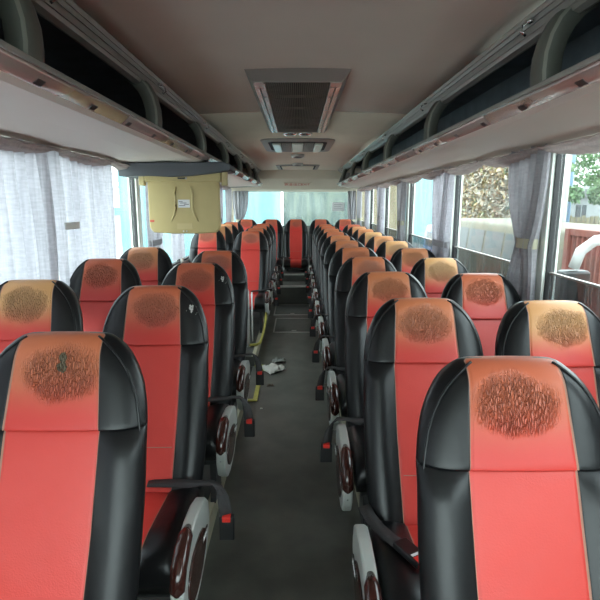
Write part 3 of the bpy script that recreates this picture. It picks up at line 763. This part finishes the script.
for s in (-1, 1):
    q = MB(M['lens']); q.box(s*.215-.045, s*.215+.045, -.36, .36, -.045, -.02); q.build('lens', t, bevel=.015, seg=3)
    q = MB(M['ventframe']); q.box(s*.115-.05, s*.115+.05, -.36,.36,-.032,-.02)
    for k in range(6): q.box(s*.115-.045+.018*k-.004, s*.115-.045+.018*k+.004, -.33,.33,-.042,-.03)
    q.build('vent', t)
q = MB(M['lens']); q.box(-.06,.06,-.36,.36,-.04,-.02); q.build('centre_cover', t, bevel=.01)
for i, (y, r) in enumerate(((6.72, .085), (8.15, .085))):
    q = MB(M['alu'], M['darkmetal']); q.lathe((0,0,0), [(r*.75,-.04),(r*.95,-.034),(r,-.015),(r*1.02,0)], 24, 0); q.lathe((0,0,-.039), [(r*.2,-.006),(r*.65,-.004),(r*.72,0)], 20, 1)
    o = q.build('ceiling_dome', loc=(0, y, CZ-.003)); tag(o, ('round metal dome on the ceiling just behind the lamp unit','round metal dome on the ceiling in front of the roof hatch')[i], 'dome', 'round ceiling domes')
t = empty('roof_hatch', (0, 8.95, CZ-.003), 'roof hatch with a raised frame near the rear of the ceiling', 'roof hatch')
q = MB(M['ventframe']); q.prism(rrect(.36,.55,.06), 'z', -.016, 0); q.build('frame', t, bevel=.005)
q = MB(M['ceiling_rear']); q.prism(rrect(.27,.42,.05), 'z', -.028, -.014); q.build('cover', t, bevel=.006)
q = MB(M['grilleback']); q.prism(rrect(.30,.46,.05), 'z', -.0175, -.0155); q.build('gap_seal', t)
# red lettering and small fittings on the rear ceiling panel
def text(body, size, loc, rot, material, parent=None, name='lettering', ext=.001):
    cu = bpy.data.curves.new(name, 'FONT'); cu.body = body; cu.size = size; cu.align_x = 'CENTER'; cu.align_y = 'CENTER'; cu.extrude = ext
    o = bpy.data.objects.new(name, cu); C.objects.link(o); o.location = loc; o.rotation_euler = rot; cu.materials.append(material)
    bpy.context.view_layer.update()
    me = bpy.data.meshes.new_from_object(o.evaluated_get(bpy.context.evaluated_depsgraph_get())); bpy.data.objects.remove(o)
    o = bpy.data.objects.new(name, me); C.objects.link(o); o.location = loc; o.rotation_euler = rot
    if parent: o.parent = parent
    return o
t = empty('exit_sign', (0, 9.86-.004, 1.955-.005), 'small plate with red lettering on the panel above the back window', 'sign')
t.rotation_euler = (math.radians(145.8), 0, 0)
q = MB(M['ceiling_rear']); q.box(-.27,.27,-.06,.06,-.004,.003); q.build('plate', t)
text('安全出口', .085, (-.09,0,.004), (0,0,0), M['redink'], t)
text('EXIT', .08, (.15,0,.004), (0,0,0), M['redink'], t)
# paper notice on the back window
t = empty('paper_notice', (.82, YB-.05, 1.44), 'white paper notice stuck on the right of the back window', 'notice')
q = MB(M['label']); q.box(-.125,.125,-.002,.002,0,.17); q.build('sheet', t)
q = MB(M['ink'])
for k in range(3): q.box(-.09,.09-.03*(k%2),-.0035,-.002,.04+.04*k,.048+.04*k)
q.build('print', t)

# ------------------------------------------------------------------ stairwell handrail, litter
t = empty('handrail', (-.50, 5.12, PZ), 'white posts with a yellow bent tube at the far side of the stairwell', 'handrail')
q = MB(M['white']); q.tube([(-.02,0,0),(-.02,0,.60),(-.04,0,.65),(-.3,0,.66),(-.7,0,.66)], .014, 10); q.build('post', t)
q = MB(M['white']); q.tube([(.0,.22,0),(.0,.22,.55)], .009, 10); q.build('brace_post', t)
q = MB(M['yellow']); q.tube([(-.02,0,.02),(.06,.02,.02),(.095,.05,.03),(.12,.20,.10),(.14,.27,.20),(.15,.30,.30),(.15,.30,.38)], .014, 10); q.build('yellow_tube', t)
def crumple(name, cx, cy, hx, hy, h, seed, label, cat='litter', m=None, group=None, rz=0):
    rr = random.Random(seed); q = MB(m or M['paper']); n = 9
    H = [[rr.uniform(0, h) for _ in range(n+1)] for _ in range(n+1)]
    J = [[(rr.uniform(-.25,.25), rr.uniform(-.25,.25)) for _ in range(n+1)] for _ in range(n+1)]
    def fn(a, b):
        i, j = int(round(a*n)), int(round(b*n)); jx, jy = J[i][j]
        e = 1.0 if 0 < i < n and 0 < j < n else .35
        return (hx*(2*a-1+jx/n*2)*(1-.4*b*rr.random()*.0), hy*(2*b-1+jy/n*2)*(1-.5*a), .004+H[i][j]*e)
    q.grid(fn, n, n); o = q.build(name, fix=False, loc=(cx, cy, 0)); o.rotation_euler = (0,0,rz)
    so = o.modifiers.new('s','SOLIDIFY'); so.thickness = .002
    tag(o, label, cat, group); return o
crumple('torn_cardboard', -.235, 4.66, .10, .13, .05, 3, 'torn white sheet of card lying on the aisle floor by the yellow edge', 'litter', rz=.5)
crumple('crumpled_wrapper', -.19, 4.90, .07, .05, .05, 5, 'crumpled grey wrapper behind the torn card on the aisle floor', 'litter', mat('grey_wrapper', (.25,.26,.24), .6))
crumple('paper_scrap', -.245, 4.22, .03, .02, .02, 8, 'small brown scrap on the aisle floor in front of the torn card', 'litter', mat('brown_scrap', (.16,.12,.09), .8))
crumple('paper_scrap', -.29, 3.72, .010, .010, .008, 9, 'tiny white scrap on the aisle floor beside the left seats', 'litter')

# ------------------------------------------------------------------ dashboard behind the camera
q = MB(M['darkmetal']); q.box(-1.2,1.1,YF+.02,YF+.45,0,.82); o = q.build('dashboard', bevel=.05, seg=3); tag(o, 'dark grey dashboard under the windscreen at the front of the coach', 'dashboard')

# ------------------------------------------------------------------ outside
GZ = -1.3
gm = mat('concrete_yard', (.42,.42,.40), .85, noise=.2, nscale=1.2)
m = MB(gm); m.box(-60, 60, -40, 90, GZ-.1, GZ); o = m.build('ground'); struct(o)
M['cream'] = mat('cream_paint', (.105,.088,.052), .6, noise=.05)
M['darkglass'] = mat('dark_vehicle_glass', (.03,.035,.038), .35, spec=.2)
M['tyre'] = mat('tyre', (.02,.02,.02), .8)
M['redbox'] = mat('rust_red_steel', (.19,.05,.034), .6, noise=.3, nscale=4)
M['whitebody'] = mat('white_body', (.36,.37,.36), .4)
M['blue'] = mat('blue_paint', (.10,.22,.45), .35)
M['paleblue'] = wave_mat('pale_blue_sheet', (.11,.24,.26), (.17,.31,.33), 3)
M['greygreen'] = wave_mat('grey_green_boards', (.05,.07,.065), (.09,.11,.09), 9)
M['brownb'] = wave_mat('tan_boards', (.11,.085,.045), (.18,.15,.09), 7)
def leafmat(name, cols, scale=1.5):
    m = bpy.data.materials.new(name); m.use_nodes = True; nt = m.node_tree; b = nt.nodes['Principled BSDF']; b.inputs['Roughness'].default_value = .7
    tc = nt.nodes.new('ShaderNodeTexCoord'); mp = nt.nodes.new('ShaderNodeMapping'); mp.inputs['Scale'].default_value = (1,1,.4)
    n = nt.nodes.new('ShaderNodeTexNoise'); n.inputs['Scale'].default_value = scale; n.inputs['Detail'].default_value = 6; n.inputs['Roughness'].default_value = .7
    r = nt.nodes.new('ShaderNodeValToRGB'); e = r.color_ramp.elements
    e[0].position = .3; e[0].color = (*cols[0],1); e[1].position = .7; e[1].color = (*cols[-1],1)
    for i, c in enumerate(cols[1:-1]):
        x = e.new(.3+.4*(i+1)/(len(cols)-1)); x.color = (*c,1)
    nt.links.new(tc.outputs['Object'], mp.inputs[0]); nt.links.new(mp.outputs[0], n.inputs['Vector']); nt.links.new(n.outputs['Fac'], r.inputs['Fac']); nt.links.new(r.outputs[0], b.inputs['Base Color'])
    return m
M['leaf'] = leafmat('green_leaves', [(.05,.11,.04),(.11,.19,.08),(.18,.25,.13)], 1.2)
M['vine'] = leafmat('autumn_vine', [(.22,.28,.18),(.22,.10,.05),(.38,.37,.30),(.30,.17,.07),(.14,.20,.08),(.38,.38,.34)], 2.2)
M['bark'] = mat('bark', (.14,.10,.07), .9, noise=.4)
def leaves(q, n, fn, size, rr, mi=0):
    for _ in range(n):
        p = Vector(fn()); s = size*rr.uniform(.6,1.3)
        a = Vector((rr.gauss(0,1),rr.gauss(0,1),rr.gauss(0,1))).normalized(); b = a.cross(Vector((rr.gauss(0,1),rr.gauss(0,1),rr.gauss(0,1)))).normalized()
        q.add([p-a*s, p-b*s*.5, p+a*s, p+b*s*.5], [(0,1,2,3)], mi)
# minibus beside
def vehicle(name, label, cat, x0, x1, y0, y1, ztop, body, band0, band1, wheels=True, nwin=5):
    t = empty(name, ((x0+x1)/2, (y0+y1)/2, GZ), label, cat)
    hx, hy, H = (x1-x0)/2, (y1-y0)/2, ztop-GZ
    b0, b1 = band0-GZ, band1-GZ
    q = MB(body); pr = [(-hx,.32),(hx,.32),(hx,b0),(hx-.06,b1),(hx-.12,H-.05),(hx-.3,H),(-hx+.3,H),(-hx+.12,H-.05),(-hx+.06,b1),(-hx,b0)]
    q.prism(pr, 'y', -hy, hy); q.build('body', t, bevel=.06, seg=3)
    for s in (-1, 1):
        for k in range(nwin):
            a = -hy+.25+(2*hy-.5)*k/nwin; b = -hy+.25+(2*hy-.5)*(k+1)/nwin-.09
            q = MB(M['darkglass']); q.add([(s*(hx+.008),a,b0+.03),(s*(hx+.008),b,b0+.03),(s*(hx-.05),b,b1-.03),(s*(hx-.05),a,b1-.03),(s*(hx-.03),a,b0+.03),(s*(hx-.03),b,b0+.03),(s*(hx-.09),b,b1-.03),(s*(hx-.09),a,b1-.03)],
                [(0,1,2,3),(7,6,5,4),(0,4,5,1),(3,2,6,7),(0,3,7,4),(1,5,6,2)]); q.build('window', t)
    for s in (-1, 1):
        q = MB(M['darkglass']); yy = s*(hy+.006); q.box(-hx+.2, hx-.2, min(yy,yy-s*.03), max(yy,yy-s*.03), b0+.05, b1-.03); q.build('windscreen', t)
    for sx in (-1, 1):
        for sy in (-1, 1):
            q = MB(M['tyre'], M['alu']); c = (sx*(hx-.12), sy*(hy*.62), .36)
            q.lathe(c, [(.30,-.11),(.36,-.09),(.36,.09),(.30,.11)], 24, 0, 'x'); q.lathe((c[0],c[1],c[2]), [(.2,-.12),(.22,-.115),(.22,.115),(.2,.12)], 20, 1, 'x'); q.build('wheel', t)
    return t
vehicle('minibus', 'cream minibus parked alongside beyond the right windows', 'minibus', 4.5, 6.4, 8.5, 14.8, 1.17, M['cream'], .38, .98)
vehicle('car', 'blue van parked further back beyond the right windows', 'van', 5.2, 6.8, 17.0, 20.8, .75, M['blue'], -.1, .5, nwin=3)
# white coach with drooping mirror arm
t = vehicle('coach', 'white coach parked just outside the right front window', 'coach', 2.75, 5.2, -8.8, 2.2, 2.0, M['whitebody'], .2, 1.3, nwin=7)
t2 = t
q = MB(M['white'])
def P(px, py, x):  # world point on plane X=x seen at that place, relative to the coach empty
    return None
pts = [(3.05,2.1,1.30),(2.95,2.75,1.34),(2.75,3.35,1.37),(2.50,3.70,1.36),(2.33,3.92,1.31),(2.28,4.02,1.22),(2.26,4.06,1.08)]
q.tube([(a-3.975, b+3.3, c-GZ) for a, b, c in pts], .042, 12); arm = q.build('mirror_arm', t2)
q = MB(M['blackplastic']); q.box(2.26-3.975-.12, 2.26-3.975+.12, 7.30, 7.42, .66-GZ, 1.06-GZ); q.build('mirror', arm, bevel=.03, seg=3)
# corrugated container
t = empty('shipping_container', (5.2, 4.9, GZ), 'rust-red corrugated container beyond the nearest right window', 'container')
n = 40; pr = []
for k in range(n):
    y = -2.5+5.0*k/n; w = 5.0/n
    pr += [(-1.2, y), (-1.2, y+w*.35), (-1.16, y+w*.5), (-1.16, y+w*.85)]
pr += [(-1.2,2.5),(1.2,2.5),(1.2,-2.5)]
q = MB(M['redbox']); q.prism(pr, 'z', .15, 2.44); q.build('corrugated_wall', t)
q = MB(M['redbox']); q.box(-1.22,1.22,-2.52,2.52,2.44,2.53); q.box(-1.22,1.22,-2.52,2.52,0,.15)
for sy in (-1,1): q.box(-1.24,-1.12, sy*2.5-.05, sy*2.5+.05, 0, 2.53)
q.build('edge_frame', t)
# vine covered wall
t = empty('vine_wall', (8.2, 21.5, GZ), 'tall wall overgrown with rust and green climbing plants beyond the minibus', 'wall')
q = MB(mat('pale_wall', (.3,.3,.27), .9, noise=.3)); q.box(0,.3,-5.5,6.5,0,5.0); q.build('masonry', t)
rr = random.Random(11); q = MB(M['vine']); leaves(q, 9000, lambda: (-.05-rr.random()**2*.35, rr.uniform(-5.5,6.6), rr.uniform(.6,5.1)), .13, rr); o = q.build('climbing_plant', t, fix=False, merge=0); o['kind'] = 'stuff'
# house
M['housewall'] = mat('house_wall', (.17,.18,.18), .7)
t = empty('house', (15.0, 27.0, GZ), 'small white house with a low roof between the trees', 'house')
q = MB(M['housewall']); q.box(-1.4,1.5,-1.5,1.5,0,3.2); q.build('wall', t)
q = MB(mat('grey_roof', (.09,.09,.09), .8)); q.prism([(-1.8,3.2),(1.9,3.2),(1.9,3.32),(0,3.75),(-1.8,3.32)], 'y', -1.8, 1.8); q.build('roof', t)
for x in (-.75, .75):
    q = MB(M['darkglass'], M['housewall']); q.box(x-.26,x+.26,-1.53,-1.49,2.2,2.8,0); q.box(x-.02,x+.02,-1.54,-1.53,2.2,2.8,1); q.build('window', t)
# trees and hedge
def tree(x, y, h, r, label, seed, n=5000, zc=None):
    rr = random.Random(seed); t = empty('tree', (x,y,GZ), label, 'tree', 'trees outside')
    q = MB(M['bark']); q.tube([(0,0,0),(.05,0,h*.3),(0,.1,h*.6),(.1,0,h*.85)], [.16,.13,.09,.03], 8)
    for k in range(6):
        a = rr.uniform(0,6.28); q.tube([(0,0,h*(.35+.07*k)),(math.cos(a)*r*.4,math.sin(a)*r*.4,h*(.48+.07*k)),(math.cos(a)*r*.75,math.sin(a)*r*.75,h*(.55+.07*k))], [.06,.04,.015], 6)
    q.build('trunk', t)
    cl = [(rr.gauss(0,r*.42), rr.gauss(0,r*.42), h*.68+rr.gauss(0,h*.15), r*rr.uniform(.25,.5)) for _ in range(16)]
    def pt():
        c = rr.choice(cl); v = Vector((rr.gauss(0,1),rr.gauss(0,1),rr.gauss(0,1))).normalized()*c[3]*rr.uniform(.5,1.05); return (c[0]+v.x, c[1]+v.y, c[2]+v.z)
    q = MB(M['leaf']); leaves(q, n, pt, .11, rr); q.build('foliage', t, fix=False, merge=0)
tree(12.75, 20.6, 6.2, 1.0, 'loose green tree right of the white house', 21)
tree(18.6, 30.8, 7.0, 2.2, 'dense green tree at the right edge of the nearest window', 22)
tree(9.95, 19.9, 4.6, .8, 'narrow green tree against the end of the vine wall', 23, 3000)
tree(-9, 30, 6, 2.5, 'green tree far beyond the left windows', 24, 3000)
q = MB(M['leaf']); rr = random.Random(5); leaves(q, 5000, lambda: (rr.uniform(-2.6,2.6), rr.uniform(-.5,.5), rr.random()**.6*2.05), .10, rr); o = q.build('hedge', fix=False, merge=0, loc=(12.0,17.0,GZ)); tag(o, 'low green hedge above the red container', 'hedge', kind='stuff')
t = empty('board_fence', (13.2, 22.8, GZ), 'weathered brown board fence in front of the white house', 'fence')
q = MB(M['brownb'])
for k in range(22): q.box(-2.2+.2*k, -2.2+.2*k+.17, -.02, .02, 0, 2.3+.05*math.sin(k*2.3))
q.build('boards', t)
q = MB(M['bark']); q.box(-2.2,2.2,.02,.06,.5,.6); q.box(-2.2,2.2,.02,.06,1.7,1.8); q.build('rails', t)
q = MB(mat('pale_blue_paint', (.10,.17,.26), .5)); q.lathe((0,0,0), [(.13,0),(.12,5.6),(.05,5.65)], 12); o = q.build('pole', loc=(11.7,22.0,GZ)); tag(o, 'pale blue pole beside the nearest right curtain', 'pole')
# buildings to the right rear
q = MB(M['paleblue']); q.box(-1,1,-9,9,0,6); o = q.build('blue_shed', loc=(9.8,37.5,GZ)); tag(o, 'pale blue sheet-metal shed seen through the far right windows', 'shed')
# behind the coach
q = MB(M['paleblue']); q.box(-2.2,2.2,-.1,.1,0,5); o = q.build('blue_panel_wall', loc=(-2.66,14.0,GZ)); tag(o, 'pale blue panel wall behind the left of the back window', 'wall')
t = empty('board_wall', (1.9, 14.1, GZ), 'grey-green board wall with tan boards behind the back window', 'wall')
q = MB(M['greygreen']); q.box(-2.3,-.3,-.1,.1,0,5); q.build('grey_boards', t)
q = MB(M['brownb']); q.box(-.3,.85,-.1,.1,0,5); q.build('tan_boards', t)
# left side
q = MB(mat('teal_sheet', (.10,.30,.30), .6, noise=.2), gm); q.box(-.05,.05,-30,30,2.05,2.6); q.box(-.05,.05,-30,30,0,2.05,1); o = q.build('site_fence', loc=(-12.5,25,GZ)); tag(o, 'teal sheet fence across the yard beyond the left windows', 'fence')

# ------------------------------------------------------------------ world, camera
w = bpy.data.worlds.new('World'); SC.world = w; w.use_nodes = True; nt = w.node_tree
bg = nt.nodes['Background']; tc = nt.nodes.new('ShaderNodeTexCoord'); sp = nt.nodes.new('ShaderNodeSeparateXYZ'); rp = nt.nodes.new('ShaderNodeValToRGB')
nt.links.new(tc.outputs['Generated'], sp.inputs[0]); nt.links.new(sp.outputs[2], rp.inputs['Fac']); nt.links.new(rp.outputs[0], bg.inputs['Color'])
rp.color_ramp.elements[0].color = (.86,.95,.98,1); rp.color_ramp.elements[1].color = (.80,.90,1.0,1)
bg.inputs['Strength'].default_value = 1.25
# sky brightened ahead of the coach, added to light the seats through the windscreen
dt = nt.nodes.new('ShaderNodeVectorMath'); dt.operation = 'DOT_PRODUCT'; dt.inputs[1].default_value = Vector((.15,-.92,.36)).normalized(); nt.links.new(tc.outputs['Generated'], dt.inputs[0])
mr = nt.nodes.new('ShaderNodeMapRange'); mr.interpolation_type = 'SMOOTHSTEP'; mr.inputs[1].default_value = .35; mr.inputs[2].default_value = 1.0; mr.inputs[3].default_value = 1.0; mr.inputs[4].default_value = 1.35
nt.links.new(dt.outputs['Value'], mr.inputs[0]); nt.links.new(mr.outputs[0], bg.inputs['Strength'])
cam = bpy.data.cameras.new('camera'); cam.lens = 30; cam.sensor_width = 36; cam.clip_start = .02; cam.clip_end = 300
co = bpy.data.objects.new('camera', cam); C.objects.link(co); co.location = (0,0,1.6)
co.rotation_euler = (math.radians(90-10.98), 0, math.radians(-.25)); SC.camera = co
SC.view_settings.view_transform = 'Standard'; SC.view_settings.look = 'None'; SC.view_settings.gamma = 1; SC.view_settings.use_curve_mapping = False
SC.view_settings.exposure = 3.1
SC.cycles.max_bounces = 10; SC.cycles.diffuse_bounces = 6; SC.cycles.transparent_max_bounces = 16
